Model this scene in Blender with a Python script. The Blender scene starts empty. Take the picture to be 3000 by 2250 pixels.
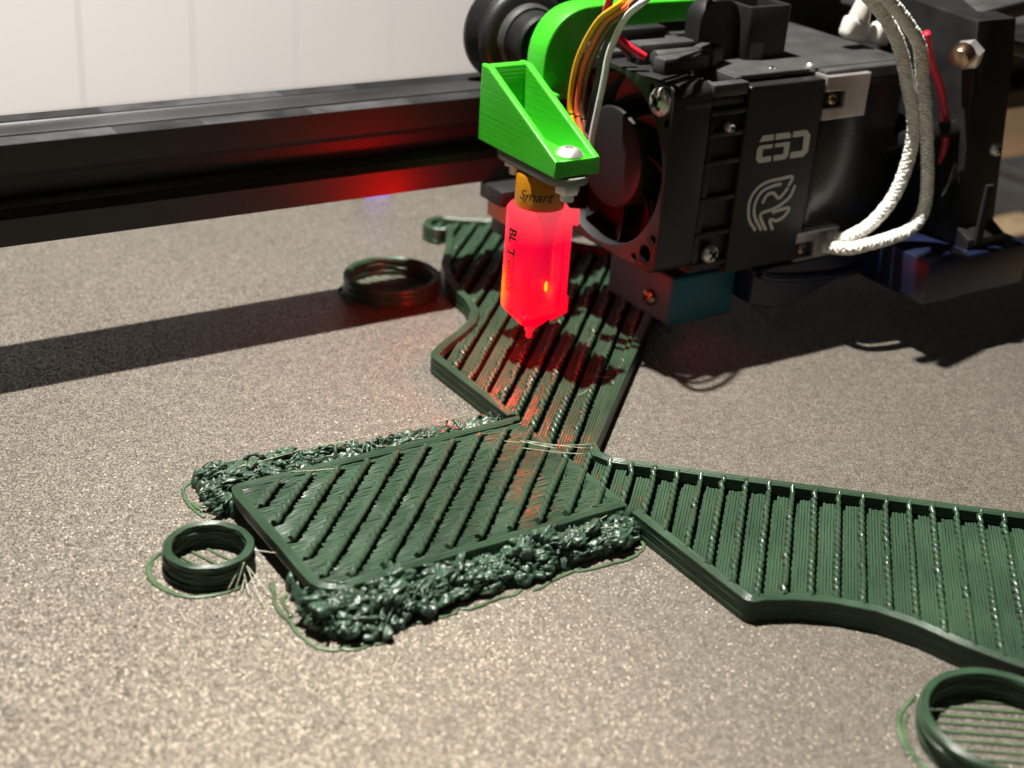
import bpy, bmesh, math, random
from mathutils import Vector, Matrix
random.seed(7)
S = 0.001                      # the scene is written in millimetres, built in metres
sc = bpy.context.scene
COL = sc.collection
# ------------------------------------------------------------------ camera
cam = bpy.data.cameras.new('camera')
cam.sensor_width = 36.0
cam.lens = 49.8
cam.clip_start = 0.01
cam.clip_end = 20
camo = bpy.data.objects.new('camera', cam)
COL.objects.link(camo)
def cam_matrix(pitch, yaw, roll, loc):
    p, y, r = (math.radians(a) for a in (pitch, yaw, roll))
    f = Vector((-math.sin(y)*math.cos(p), math.cos(y)*math.cos(p), -math.sin(p)))
    r0 = Vector((math.cos(y), math.sin(y), 0))
    d0 = f.cross(r0)
    R = math.cos(r)*r0 - math.sin(r)*d0
    D = math.sin(r)*r0 + math.cos(r)*d0
    m = Matrix((R, -D, -f)).transposed().to_4x4()
    m.translation = Vector(loc)*S
    return m
camo.matrix_world = cam_matrix(26.08, -34.62, 4.14, (0, -265.55, 133.07))
cam.dof.use_dof = True
cam.dof.focus_distance = 0.266
cam.dof.aperture_fstop = 19
sc.camera = camo
# ------------------------------------------------------------------ world, lamps, exposure
w = bpy.data.worlds.new('World'); sc.world = w; w.use_nodes = True
bg = w.node_tree.nodes['Background']
bg.inputs[0].default_value = (1.0, 0.93, 0.86, 1); bg.inputs[1].default_value = 0.012
def area(name, loc, target, size, power, col):
    l = bpy.data.lights.new(name, 'AREA'); l.shape = 'DISK'; l.size = size*S; l.energy = power; l.color = col
    o = bpy.data.objects.new(name, l); COL.objects.link(o)
    o.location = Vector(loc)*S
    o.rotation_euler = (Vector(target)-Vector(loc)).to_track_quat('-Z', 'Y').to_euler()
    return o
area('frame_lamp', (100, 14, 470), (120, -40, 0), 9, 7.1, (1.0, 0.945, 0.87))
area('room_lamp', (-330, -330, 520), (100, -80, 0), 220, 0.18, (1.0, 0.86, 0.68))
sc.view_settings.view_transform = 'Standard'
sc.view_settings.look = 'None'
sc.view_settings.exposure = 0.0
sc.view_settings.gamma = 1.0
sc.cycles.use_denoising = True
sc.cycles.max_bounces = 8
sc.cycles.transparent_max_bounces = 12
sc.cycles.sample_clamp_indirect = 4

# ------------------------------------------------------------------ materials
MATS = {}
def mat(name, base=(.5,.5,.5), rough=.5, metal=0, spec=.5, noise=None, bump=None, emit=None, coat=0, sss=0, var=.25):
    """Principled with an optional noise tint (scale) and a bump (scale, strength, distance mm, stretch xyz)."""
    if name in MATS: return MATS[name]
    m = bpy.data.materials.new(name); m.use_nodes = True
    nt = m.node_tree; b = nt.nodes['Principled BSDF']
    b.inputs['Base Color'].default_value = (*base, 1)
    b.inputs['Roughness'].default_value = rough
    b.inputs['Metallic'].default_value = metal
    b.inputs['Specular IOR Level'].default_value = spec
    b.inputs['Coat Weight'].default_value = coat
    if sss:
        b.inputs['Subsurface Weight'].default_value = sss
        b.inputs['Subsurface Radius'].default_value = (.001, .002, .001)
        b.inputs['Subsurface Scale'].default_value = 1.0
    if emit:
        b.inputs['Emission Color'].default_value = (*emit[0], 1); b.inputs['Emission Strength'].default_value = emit[1]
    tc = nt.nodes.new('ShaderNodeTexCoord')
    if noise:
        n = nt.nodes.new('ShaderNodeTexNoise'); n.inputs['Scale'].default_value = noise; n.inputs['Detail'].default_value = 6
        nt.links.new(tc.outputs['Object'], n.inputs['Vector'])
        mr = nt.nodes.new('ShaderNodeMapRange'); mr.inputs[1].default_value = .3; mr.inputs[2].default_value = .7
        mr.inputs[3].default_value = 1-var; mr.inputs[4].default_value = 1+var
        nt.links.new(n.outputs[0], mr.inputs[0])
        mx = nt.nodes.new('ShaderNodeMix'); mx.data_type = 'RGBA'; mx.blend_type = 'MULTIPLY'; mx.inputs[0].default_value = 1
        mx.inputs[6].default_value = (*base, 1)
        nt.links.new(mr.outputs[0], mx.inputs[7]); nt.links.new(mx.outputs[2], b.inputs['Base Color'])
        mr2 = nt.nodes.new('ShaderNodeMapRange'); mr2.inputs[3].default_value = rough*.75; mr2.inputs[4].default_value = min(1, rough*1.3)
        nt.links.new(n.outputs[0], mr2.inputs[0]); nt.links.new(mr2.outputs[0], b.inputs['Roughness'])
    if bump:
        n = nt.nodes.new('ShaderNodeTexNoise'); n.inputs['Scale'].default_value = bump[0]; n.inputs['Detail'].default_value = 4
        src = tc.outputs['Object']
        if len(bump) > 3:
            mp = nt.nodes.new('ShaderNodeMapping'); mp.inputs['Scale'].default_value = bump[3]
            if len(bump) > 4: mp.inputs['Rotation'].default_value = (0, 0, bump[4])
            nt.links.new(src, mp.inputs[0]); src = mp.outputs[0]
        nt.links.new(src, n.inputs['Vector'])
        bp = nt.nodes.new('ShaderNodeBump'); bp.inputs['Strength'].default_value = bump[1]; bp.inputs['Distance'].default_value = bump[2]*S
        nt.links.new(n.outputs[0], bp.inputs['Height']); nt.links.new(bp.outputs[0], b.inputs['Normal'])
    MATS[name] = m
    return m

def bed_material():
    m = bpy.data.materials.new('textured_bed_coating'); m.use_nodes = True
    nt = m.node_tree; b = nt.nodes['Principled BSDF']; L = nt.links
    N = lambda t: nt.nodes.new(t)
    tc = N('ShaderNodeTexCoord')
    v = N('ShaderNodeTexVoronoi'); v.inputs['Scale'].default_value = 4600
    L.new(tc.outputs['Object'], v.inputs['Vector'])
    sep = N('ShaderNodeSeparateColor'); L.new(v.outputs['Color'], sep.inputs[0])
    cr = N('ShaderNodeValToRGB')
    cr.color_ramp.elements[0].position = .0; cr.color_ramp.elements[0].color = (.052, .047, .041, 1)
    cr.color_ramp.elements[1].position = 1.0; cr.color_ramp.elements[1].color = (.285, .258, .222, 1)
    e = cr.color_ramp.elements.new(.5); e.color = (.118, .106, .092, 1)
    L.new(sep.outputs[0], cr.inputs[0])
    n2 = N('ShaderNodeTexNoise'); n2.inputs['Scale'].default_value = 420; n2.inputs['Detail'].default_value = 5
    L.new(tc.outputs['Object'], n2.inputs['Vector'])
    mr = N('ShaderNodeMapRange'); mr.inputs[1].default_value = .3; mr.inputs[2].default_value = .7; mr.inputs[3].default_value = .85; mr.inputs[4].default_value = 1.15
    L.new(n2.outputs[0], mr.inputs[0])
    mx = N('ShaderNodeMix'); mx.data_type = 'RGBA'; mx.blend_type = 'MULTIPLY'; mx.inputs[0].default_value = 1
    L.new(cr.outputs[0], mx.inputs[6]); n3 = N('ShaderNodeTexNoise'); n3.inputs['Scale'].default_value = 28; n3.inputs['Detail'].default_value = 7; n3.inputs['Roughness'].default_value = .65
    L.new(tc.outputs['Object'], n3.inputs['Vector'])
    mr3 = N('ShaderNodeMapRange'); mr3.inputs[1].default_value = .3; mr3.inputs[2].default_value = .7; mr3.inputs[3].default_value = .88; mr3.inputs[4].default_value = 1.1
    L.new(n3.outputs[0], mr3.inputs[0])
    mu = N('ShaderNodeMath'); mu.operation = 'MULTIPLY'; L.new(mr.outputs[0], mu.inputs[0]); L.new(mr3.outputs[0], mu.inputs[1])
    L.new(mu.outputs[0], mx.inputs[7]); L.new(mx.outputs[2], b.inputs['Base Color'])
    rr = N('ShaderNodeMapRange'); rr.inputs[3].default_value = .44; rr.inputs[4].default_value = .30; L.new(n3.outputs[0], rr.inputs[0]); L.new(rr.outputs[0], b.inputs['Roughness'])
    # every grain is a small facet of its own
    sub = N('ShaderNodeVectorMath'); sub.operation = 'SUBTRACT'; sub.inputs[1].default_value = (.5, .5, .5); L.new(v.outputs['Color'], sub.inputs[0])
    scl = N('ShaderNodeVectorMath'); scl.operation = 'SCALE'; scl.inputs['Scale'].default_value = .66; L.new(sub.outputs[0], scl.inputs[0])
    geo = N('ShaderNodeNewGeometry')
    add = N('ShaderNodeVectorMath'); add.operation = 'ADD'; L.new(geo.outputs['Normal'], add.inputs[0]); L.new(scl.outputs[0], add.inputs[1])
    nor = N('ShaderNodeVectorMath'); nor.operation = 'NORMALIZE'; L.new(add.outputs[0], nor.inputs[0])
    L.new(nor.outputs[0], b.inputs['Normal'])
    b.inputs['Roughness'].default_value = .40
    b.inputs['Specular IOR Level'].default_value = .6
    b.inputs['Specular Tint'].default_value = (1, .86, .64, 1)
    return m

GREEN = (.030, .062, .035)
M_bed = bed_material()
M_wall = mat('white_wall_paint', (.76, .79, .83), .6, noise=4, var=.03, bump=(40, .1, .3))
M_seam = mat('wall_seam_backing', (.6, .59, .58), .7)  # slightly darker backing board seen between the panels
M_desk = mat('oak_desk', (.27, .17, .09), .5, noise=9, var=.35, bump=(30, .3, .2, (1, 12, 1)))
M_pla = mat('dark_green_filament', GREEN, .30, spec=.55, noise=90, var=.25, bump=(900, .25, .08))
M_plab = mat('dark_green_filament_strip', (.035, .070, .041), .27, spec=.85, noise=60, var=.3, bump=(1300, .3, .06))
M_sup = mat('dark_green_support_crumbs', (.036, .074, .046), .38, spec=.6, noise=300, var=.4, bump=(1300, .6, .25))
M_skirt = mat('thin_green_strand', (.075, .125, .062), .35, spec=.5, noise=200, var=.3)
M_hair = mat('pale_filament_hair', (.42, .44, .32), .3)
M_black = mat('black_anodised_metal', (.012, .012, .013), .42, spec=.6, noise=45, var=.3, bump=(200, .15, .05, (.05, 1, 1)))
M_slot = mat('black_slot_rubber', (.006, .006, .007), .6)
M_tape = mat('scuffed_black_tape', (.038, .038, .042), .46, noise=110, var=.7)
M_plast = mat('black_moulded_plastic', (.011, .011, .012), .45, spec=.45, noise=150, var=.25, bump=(900, .15, .05))
M_plate = mat('black_gearbox_cover', (.012, .012, .013), .45, spec=.35, noise=120, var=.2, bump=(1200, .1, .04))
M_grey = mat('charcoal_plastic', (.040, .040, .040), .5, noise=150, var=.3, bump=(700, .2, .06))
M_hub = mat('fan_hub_satin', (.012, .012, .013), .5, spec=.3)
M_print = mat('grey_print', (.72, .69, .65), .6)
M_silver = mat('brushed_aluminium', (.50, .46, .45), .36, metal=.75, noise=200, var=.15)
M_steel = mat('screw_steel', (.70, .68, .65), .42, metal=.85, noise=400, var=.1)
M_copper = mat('coppery_screw', (.45, .30, .20), .3, metal=1)
M_lime = mat('bright_green_filament', (.045, .47, .020), .36, spec=.5, noise=60, var=.12, bump=(260, .35, .15, (.10, .10, 8.5)), sss=.15)
M_gold = mat('amber_collar', (.50, .21, .012), .28, spec=.5, noise=80, var=.15)
M_ink = mat('black_ink', (.012, .006, .004), .6)
M_flange = mat('frosted_flange', (.20, .22, .18), .4)
M_sock = mat('blue_silicone_sock', (.008, .115, .165), .55, noise=120, var=.15)
M_navy = mat('dark_blue_plastic', (.006, .010, .030), .33, noise=90, var=.3)
M_motor = mat('black_motor_paint', (.012, .012, .011), .28, spec=.5, noise=60, var=.25)
M_braid = mat('white_braided_sleeve', (.84, .83, .78), .7, noise=500, var=.14)
M_whitep = mat('white_connector_plastic', (.60, .57, .53), .35, sss=.1)
M_tan = mat('tan_spacer', (.33, .24, .14), .5, noise=200, var=.2)
M_dark = mat('dark_hole', (.003, .003, .003), .8)
M_yel = mat('yellow_wire_skin', (.75, .38, .010), .38)
M_ora = mat('orange_wire_skin', (.72, .14, .045), .38)
M_bro = mat('brown_wire_skin', (.16, .07, .04), .38)
M_blk = mat('black_wire_skin', (.010, .010, .012), .35)
M_whi = mat('white_wire_skin', (.66, .66, .66), .38)
M_red = mat('red_wire_skin', (.62, .018, .045), .38)

# ------------------------------------------------------------------ mesh helpers
class MB:
    def __init__(s): s.v = []; s.f = []
    def add(s, vs, fs):
        o = len(s.v); s.v += [Vector(p) for p in vs]; s.f += [tuple(i+o for i in f) for f in fs]; return s
    def bm(s, b):
        b.verts.ensure_lookup_table(); b.verts.index_update()
        s.add([v.co.copy() for v in b.verts], [[v.index for v in f.verts] for f in b.faces]); b.free(); return s
    def box(s, x0, x1, y0, y1, z0, z1, bev=0, seg=2, rot=None, piv=None):
        b = bmesh.new()
        vs = [b.verts.new((x, y, z)) for x in (x0, x1) for y in (y0, y1) for z in (z0, z1)]
        for q in ((0,1,3,2),(4,6,7,5),(0,4,5,1),(2,3,7,6),(0,2,6,4),(1,5,7,3)): b.faces.new([vs[i] for i in q])
        if bev: bmesh.ops.bevel(b, geom=b.edges[:], offset=bev, segments=seg, affect='EDGES', profile=.5)
        if rot is not None:
            c = Vector(piv) if piv else Vector(((x0+x1)/2, (y0+y1)/2, (z0+z1)/2))
            bmesh.ops.rotate(b, verts=b.verts[:], cent=c, matrix=rot)
        return s.bm(b)
    def cyl(s, a, b_, r, r2=None, n=24, bev=0, cap=True):
        a = Vector(a); b_ = Vector(b_); r2 = r if r2 is None else r2
        pr = [(0, r), (1, r2)]
        L = (b_-a).length
        if bev: pr = [(0, r-bev), (bev*.3/L, r-bev*.3), (bev/L, r), (1-bev/L, r2), (1-bev*.3/L, r2-bev*.3), (1, r2-bev)]
        return s.lathe(a, b_-a, [(t*L, q) for t, q in pr], n, cap)
    def lathe(s, origin, axis, prof, n=32, cap=True, wob=None):
        """prof: (distance along the axis, radius)."""
        ax = Vector(axis).normalized(); u = ax.orthogonal().normalized(); v = ax.cross(u); o = Vector(origin)
        vs = []; fs = []
        for i, (t, r) in enumerate(prof):
            for k in range(n):
                a = 2*math.pi*k/n
                rr = r + (wob(i, a) if wob else 0)
                vs.append(o + ax*t + (u*math.cos(a) + v*math.sin(a))*rr)
        for i in range(len(prof)-1):
            for k in range(n):
                fs.append((i*n+k, i*n+(k+1) % n, (i+1)*n+(k+1) % n, (i+1)*n+k))
        if cap:
            fs.append(tuple(reversed(range(n)))); fs.append(tuple((len(prof)-1)*n+k for k in range(n)))
        return s.add(vs, fs)
    def tube(s, pts, r, n=8, closed=False, flat=1.0, taper=True):
        """pts: list of points; r: number or f(i); flat squashes the height."""
        P = [Vector(p) for p in pts]; m = len(P); vs = []; fs = []
        for i, p in enumerate(P):
            a = P[(i-1) % m] if closed or i else P[i]; c = P[(i+1) % m] if closed or i < m-1 else P[i]
            t = (c-a)
            if t.length < 1e-9: t = Vector((1, 0, 0))
            t.normalize()
            up = Vector((0, 0, 1)) if abs(t.z) < .95 else Vector((0, 1, 0))
            u = t.cross(up).normalized(); w_ = u.cross(t)
            rr = r(i) if callable(r) else r
            for k in range(n):
                g = 2*math.pi*k/n
                vs.append(p + u*math.cos(g)*rr + w_*math.sin(g)*rr*flat)
        for i in range(m if closed else m-1):
            for k in range(n):
                j = (i+1) % m
                fs.append((i*n+k, i*n+(k+1) % n, j*n+(k+1) % n, j*n+k))
        if not closed:
            fs.append(tuple(reversed(range(n)))); fs.append(tuple((m-1)*n+k for k in range(n)))
        return s.add(vs, fs)
    def flat(s, outlines, h, M, bev=0):
        """2-D outlines (first outer, others holes) extruded by h along local z, placed by the 4x4 M (mm)."""
        cu = bpy.data.curves.new('t', 'CURVE'); cu.dimensions = '2D'; cu.fill_mode = 'BOTH'
        cu.extrude = max(h/2-bev, 0); cu.bevel_depth = bev; cu.bevel_resolution = 1; cu.offset = -bev
        for ol in outlines:
            sp = cu.splines.new('POLY'); sp.points.add(len(ol)-1); sp.use_cyclic_u = True
            for p, q in zip(sp.points, ol): p.co = (q[0], q[1], 0, 1)
        o = bpy.data.objects.new('t', cu)
        me = o.to_mesh()
        s.add([M @ (v.co + Vector((0, 0, h/2))) for v in me.vertices], [tuple(p.vertices) for p in me.polygons])
        o.to_mesh_clear(); bpy.data.objects.remove(o); bpy.data.curves.remove(cu)
        return s
    def text(s, txt, size, fn, shear=0, sub=0, bold=0):
        cu = bpy.data.curves.new('t', 'FONT'); cu.body = txt; cu.size = size; cu.shear = shear; cu.extrude = 0
        cu.align_x = 'LEFT'; cu.resolution_u = 3; cu.offset = bold
        o = bpy.data.objects.new('t', cu); me = o.to_mesh()
        b = bmesh.new(); b.from_mesh(me); o.to_mesh_clear(); bpy.data.objects.remove(o); bpy.data.curves.remove(cu)
        if sub: bmesh.ops.triangulate(b, faces=b.faces[:]); bmesh.ops.subdivide_edges(b, edges=b.edges[:], cuts=sub)
        for v in b.verts: v.co = fn(v.co.x, v.co.y)
        return s.bm(b)
    def build(s, name, m, parent=None, smooth=True, angle=38, base=None):
        if base is None: base = parent['_b'] if parent is not None and '_b' in parent else (0, 0, 0)
        base = Vector(base)
        me = bpy.data.meshes.new(name)
        me.from_pydata([tuple((v-base)*S) for v in s.v], [], s.f)
        b = bmesh.new(); b.from_mesh(me)
        bmesh.ops.recalc_face_normals(b, faces=b.faces[:])
        if smooth:
            ca = math.radians(angle)
            for e in b.edges: e.smooth = len(e.link_faces) == 2 and e.calc_face_angle(9) < ca
            for f in b.faces: f.smooth = True
        b.to_mesh(me); b.free()
        me.materials.append(m)
        o = bpy.data.objects.new(name, me); COL.objects.link(o)
        if parent is not None:
            o.parent = parent; o['_b'] = tuple(base)
        else:
            o.location = base*S
        return o

def tag(o, label, cat, group=None, kind=None):
    o['label'] = label
    if cat: o['category'] = cat
    if group: o['group'] = group
    if kind: o['kind'] = kind
    return o
def thing(name, label, cat, base, group=None):
    o = bpy.data.objects.new(name, None); COL.objects.link(o); o.location = Vector(base)*S; o['_b'] = tuple(base)
    o.empty_display_size = .005
    return tag(o, label, cat, group)
def place(o, loc, k):
    """stand a thing at its measured spot and size"""
    o.location = Vector(loc)*S; o.scale = (k, k, k)
def frame(o, x, y):
    """4x4 with origin o, local x and y axes."""
    x = Vector(x).normalized(); y = Vector(y).normalized(); z = x.cross(y)
    m = Matrix((x, y, z)).transposed().to_4x4(); m.translation = Vector(o); return m
def smooth_path(pts, n=8, closed=False):
    P = [Vector(p) for p in pts]; out = []; m = len(P)
    for i in range(m if closed else m-1):
        p1 = P[i]; p2 = P[(i+1) % m]
        p0 = P[i-1] if closed or i else p1*2-p2; p3 = P[(i+2) % m] if closed or i < m-2 else p2*2-p1
        for k in range(n):
            t = k/n
            out.append(.5*((2*p1)+(p2-p0)*t+(2*p0-5*p1+4*p2-p3)*t*t+(3*p1-p0-3*p2+p3)*t**3))
    if not closed: out.append(P[-1])
    return out
def circ(cx, cy, r, n=32, a0=0): return [(cx+r*math.cos(a0+2*math.pi*k/n), cy+r*math.sin(a0+2*math.pi*k/n)) for k in range(n)]
def rrect(x0, x1, y0, y1, r, n=5):
    out = []
    for cx, cy, a in ((x1-r, y1-r, 0), (x0+r, y1-r, 90), (x0+r, y0+r, 180), (x1-r, y0+r, 270)):
        for k in range(n+1):
            g = math.radians(a+90*k/n); out.append((cx+r*math.cos(g), cy+r*math.sin(g)))
    return out
def vnoise(x, y, seed=0):
    """cheap smooth value noise"""
    def h(i, j):
        n = (i*374761393 + j*668265263 + seed*974711) & 0xffffffff
        n = ((n ^ (n >> 13))*1274126177) & 0xffffffff
        return ((n ^ (n >> 16)) & 0xffff)/65535.0
    i, j = math.floor(x), math.floor(y); u, v = x-i, y-j
    u = u*u*(3-2*u); v = v*v*(3-2*v)
    return (h(i, j)*(1-u)+h(i+1, j)*u)*(1-v) + (h(i, j+1)*(1-u)+h(i+1, j+1)*u)*v
def clip_lines(poly, ang, spacing, off=0.0):
    """segments of parallel lines at angle ang inside the polygon"""
    d = Vector((math.cos(ang), math.sin(ang))); n = Vector((-d.y, d.x)); P = [Vector(p) for p in poly]
    ss = [p.dot(n) for p in P]; out = []
    k = math.ceil((min(ss)-off)/spacing)
    while k*spacing+off < max(ss):
        s_ = k*spacing+off; hit = []
        for a, b in zip(P, P[1:]+P[:1]):
            sa, sb = a.dot(n)-s_, b.dot(n)-s_
            if (sa < 0) != (sb < 0):
                q = a + (b-a)*(sa/(sa-sb)); hit.append(q.dot(d))
        hit.sort()
        for a, b in zip(hit[::2], hit[1::2]):
            if b-a > .6: out.append((k, n*s_+d*a, n*s_+d*b))
        k += 1
    return out
def inset(poly, w_):
    """offset a closed polygon inwards (ccw) by w_"""
    P = [Vector(p) for p in poly]; m = len(P); out = []
    A = sum(a.x*b.y-a.y*b.x for a, b in zip(P, P[1:]+P[:1])); sg = 1 if A > 0 else -1
    for i in range(m):
        a, b, c = P[i-1], P[i], P[(i+1) % m]
        d1 = (b-a).normalized(); d2 = (c-b).normalized()
        n1 = Vector((-d1.y, d1.x))*sg; n2 = Vector((-d2.y, d2.x))*sg
        nn = (n1+n2); l = nn.length
        nn = nn/l if l > .2 else n1
        out.append(b + nn*(w_/max(.45, nn.dot(n1))))
    return out
def resample(poly, step, closed=True):
    P = [Vector(p) for p in poly]; out = []
    for a, b in zip(P, P[1:]+(P[:1] if closed else [])):
        k = max(1, int((b-a).length/step))
        out += [a+(b-a)*(i/k) for i in range(k)]
    if not closed: out.append(P[-1])
    return out

# ------------------------------------------------------------------ the setting: bed, desk, wall
bed = MB().box(0, 312, -205, 106, -1.6, 0, .5).build('print_bed', M_bed, base=(150, -50, 0))
tag(bed, 'brown grey textured steel sheet under the green print', None, kind='structure')
under = MB().box(3, 309, -202, 103, -7, -1.7, .4).build('bed_plate', M_plast, base=(150, -50, -4))
tag(under, 'dark plate under the textured sheet', None, kind='structure')
desk = MB().box(-500, 1300, -420, 372, -75, -52, 1).build('desk', M_desk, base=(200, 0, -60))
tag(desk, 'tan wooden desk top under the printer', None, kind='structure')
wall = bpy.data.objects.new('wall', None); COL.objects.link(wall); wall.location = (.2, .38, 0); wall['_b'] = (200, 380, 0)
tag(wall, 'white panelled wall behind the printer', None, kind='structure')
MB().box(-500, 1300, 380, 392, -80, 72).build('backing', M_seam, wall)
xs = [-500 + i*53.2 for i in range(35)]
for i, x in enumerate(xs):
    MB().box(x+.16, x+53.04, 373, 380.2, -80, 70, .5).build('panel', M_wall, wall, smooth=False)

# ------------------------------------------------------------------ gantry rail (20 x 20 slotted extrusion)
rail = thing('gantry_rail', 'long black slotted aluminium rail crossing above the bed', 'rail', (180, 10, 30))
def slot_profile():
    q = []
    def side(rotk):
        base = [(-10, -10), (-4.6, -10), (-3.1, -8.5), (-3.1, -8.1), (-5.4, -8.1), (-5.4, -6.6), (-2.8, -4.0), (2.8, -4.0), (5.4, -6.6), (5.4, -8.1), (3.1, -8.1), (3.1, -8.5), (4.6, -10)]
        c, s_ = math.cos(rotk*math.pi/2), math.sin(rotk*math.pi/2)
        return [(x*c-y*s_, x*s_+y*c) for x, y in base]
    for k in range(4): q += side(k)
    return q
b = MB(); b.flat([slot_profile()], 470, frame((-60, 10, 40.2), (0, 1, 0), (0, 0, 1)), .12)
b.build('extrusion', M_black, rail, angle=25)
MB().box(-60, 410, 7.3, 14.4, 47.0, 50.05, .3).build('slot_cover', mat('worn_black_cover_strip', (.030, .030, .032), .38, spec=.6, noise=30, var=.5, bump=(300, .2, .05, (.04, 1, 1))), rail)
random.seed(3)
x = -40
M_tape2 = mat('dull_black_tape', (.016, .016, .018), .5, noise=110, var=.5)
for i, (x0, x1, y0, y1) in enumerate(((-40, 86, .4, 5.2), (86.05, 104, .5, 5.2), (104.05, 121, .4, 5.1), (121.05, 128, .5, 5.2), (128.05, 152, .4, 5.1), (152.05, 171, .5, 5.2))):
    MB().box(x0, x1, y0, y1, 50.15, 50.22).build('scuff_patch', M_tape if i % 2 == 0 else M_tape2, rail)
for i, (x0, x1, y0, y1) in enumerate(((-40, 88, 15.6, 19.5), (88.05, 128, 15.5, 19.5), (128.05, 146, 15.6, 19.4))):
    MB().box(x0, x1, y0, y1, 50.15, 50.22).build('scuff_patch', M_tape2 if i % 2 == 0 else M_tape, rail)

# ------------------------------------------------------------------ carriage wheels on the rail
def vwheel(name, label, c, mside, grp):
    t = thing(name, label, 'wheel', (c[0], c[1], c[2]-12), grp)
    R = 11.6
    pr = [(-5.3, 5.5), (-5.3, R-1.6), (-4.9, R-.7), (-4.0, R), (-2.9, R), (-1.4, R-2.2), (1.4, R-2.2), (2.9, R), (4.0, R), (4.9, R-.7), (5.3, R-1.6), (5.3, 5.5)]
    MB().lathe(c, (0, 1, 0), pr, 56).build('tread', M_plast, t)
    MB().lathe((c[0], c[1]-5.35, c[2]), (0, -1, 0), [(0, 8.2), (1.2, 8.2), (1.9, 7.6), (1.9, 4.2)], 40).build('bearing', M_grey, t)
    return t
top = (184.5, 11, 61.0)
w1 = vwheel('rail_roller', 'black grooved roller riding on top of the rail beside the green arm', top, 1, 'carriage wheels')
MB().lathe((top[0], top[1]-7.2, top[2]), (0, -1, 0), [(0, 7.0), (4.5, 7.0), (5.2, 6.4), (5.2, 3)], 40).build('spacer', M_plast, w1)
low = thing('rail_clamp', 'small black clamp with a tan block under the rail by the red probe', 'clamp', (177, 6, 19))
MB().box(171.2, 190, -8, 1.6, 26.2, 30.0, .5).build('jaw', M_plast, low)
MB().box(173.4, 190, -7.4, 1.4, 21.4, 26.1, .4).build('spacer_block', M_tan, low)
MB().box(174.2, 190, -7.0, .4, 17.6, 21.3, .5).build('lower_block', M_plast, low)
cp = thing('carriage_plate', 'dark plate standing behind the rail above the motor', 'plate', (262, 30, 26))
MB().box(206, 330, 26, 30, 26, 130, .6).build('sheet', M_plast, cp)
for x_, z_ in ((216, 66), (262, 70), (300, 70)):
    MB().cyl((x_, 24.2, z_), (x_, 26.2, z_), 3.2, n=20, bev=.4).build('bolt', M_black, cp)
MB().box(228, 248, 14, 25.9, 66, 76, .6).build('board', mat('dark_green_board', (.02, .06, .03), .5, noise=300, var=.4), cp)
glow_spot = thing('violet_glow_spot', 'tiny violet spot of light, added as a glowing block, under the rail', 'light', (186, 78, 0))
MB().box(181.4, 189.4, 77, 79.5, 0, 2.2, .5).build('lens', mat('violet_glow', (.3, .2, .8), .4, emit=((.34, .22, 1.0), 1.0)), glow_spot)  # violet reflection on the bed, imitated by an added glowing block
MB().box(180.4, 190.4, 78, 84, 0, 1.4, .3).build('added_base', M_plast, glow_spot)

# ------------------------------------------------------------------ the print: a swept dart, symmetric about y = -80.8
YM = -80.8
pr_ = thing('printed_part', 'unfinished dark green printed part with swept wings and diagonal ribs', 'print', (130, -81, 0))
Cw = [(141.2, -101.0), (141.2, -131.2), (142.0, -132.4), (144.3, -133.0), (148.4, -134.9), (153.6, -138.6), (158.2, -143.6), (161.3, -149.4), (163.4, -156.0), (165.6, -161.0), (170, -170), (179, -183), (187, -193),
      (195, -199), (199, -197), (228.0, -157.0), (228, -153), (206.2, -134.2), (165.6, -98.0), (155.1, -88.2), (150.5, -84.0), (149.2, -80.8), (141.2, -80.8)]
def mirror(p): return [(x, 2*YM-y) for x, y in reversed(p)]
Aright = [(149.2, -80.8), (150.5, -77.6), (155.1, -73.4), (165.6, -63.6), (197.0, -34.6), (224, -9), (224, -4), (206, 22), (199.5, 38.2), (187.0, 46.6), (183.0, 45.6), (180.2, 42.6), (180.1, 39.6), (181.6, 36.6), (184.6, 37.2),
          (178.6, 27.6), (170.4, 16.0), (167.2, 9.0), (164.9, 1.5), (164.0, -6), (162.0, -12.0), (158.3, -17.0), (153.6, -20.4), (148.4, -23.6), (144.4, -26.4), (141.8, -28.6), (141.2, -30.2), (141.2, -60.4)]
Ww = Cw[:-2]+Aright
def opened(q):
    """drop the stretch of a loop that lies against the nose block"""
    q = [p for p in q if not (p.x < 143.8 and -99.6 < p.y < -62.0)]
    st = max(range(len(q)), key=lambda j: (q[j]-q[j-1]).length)
    return q[st:]+q[:st]
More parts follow.
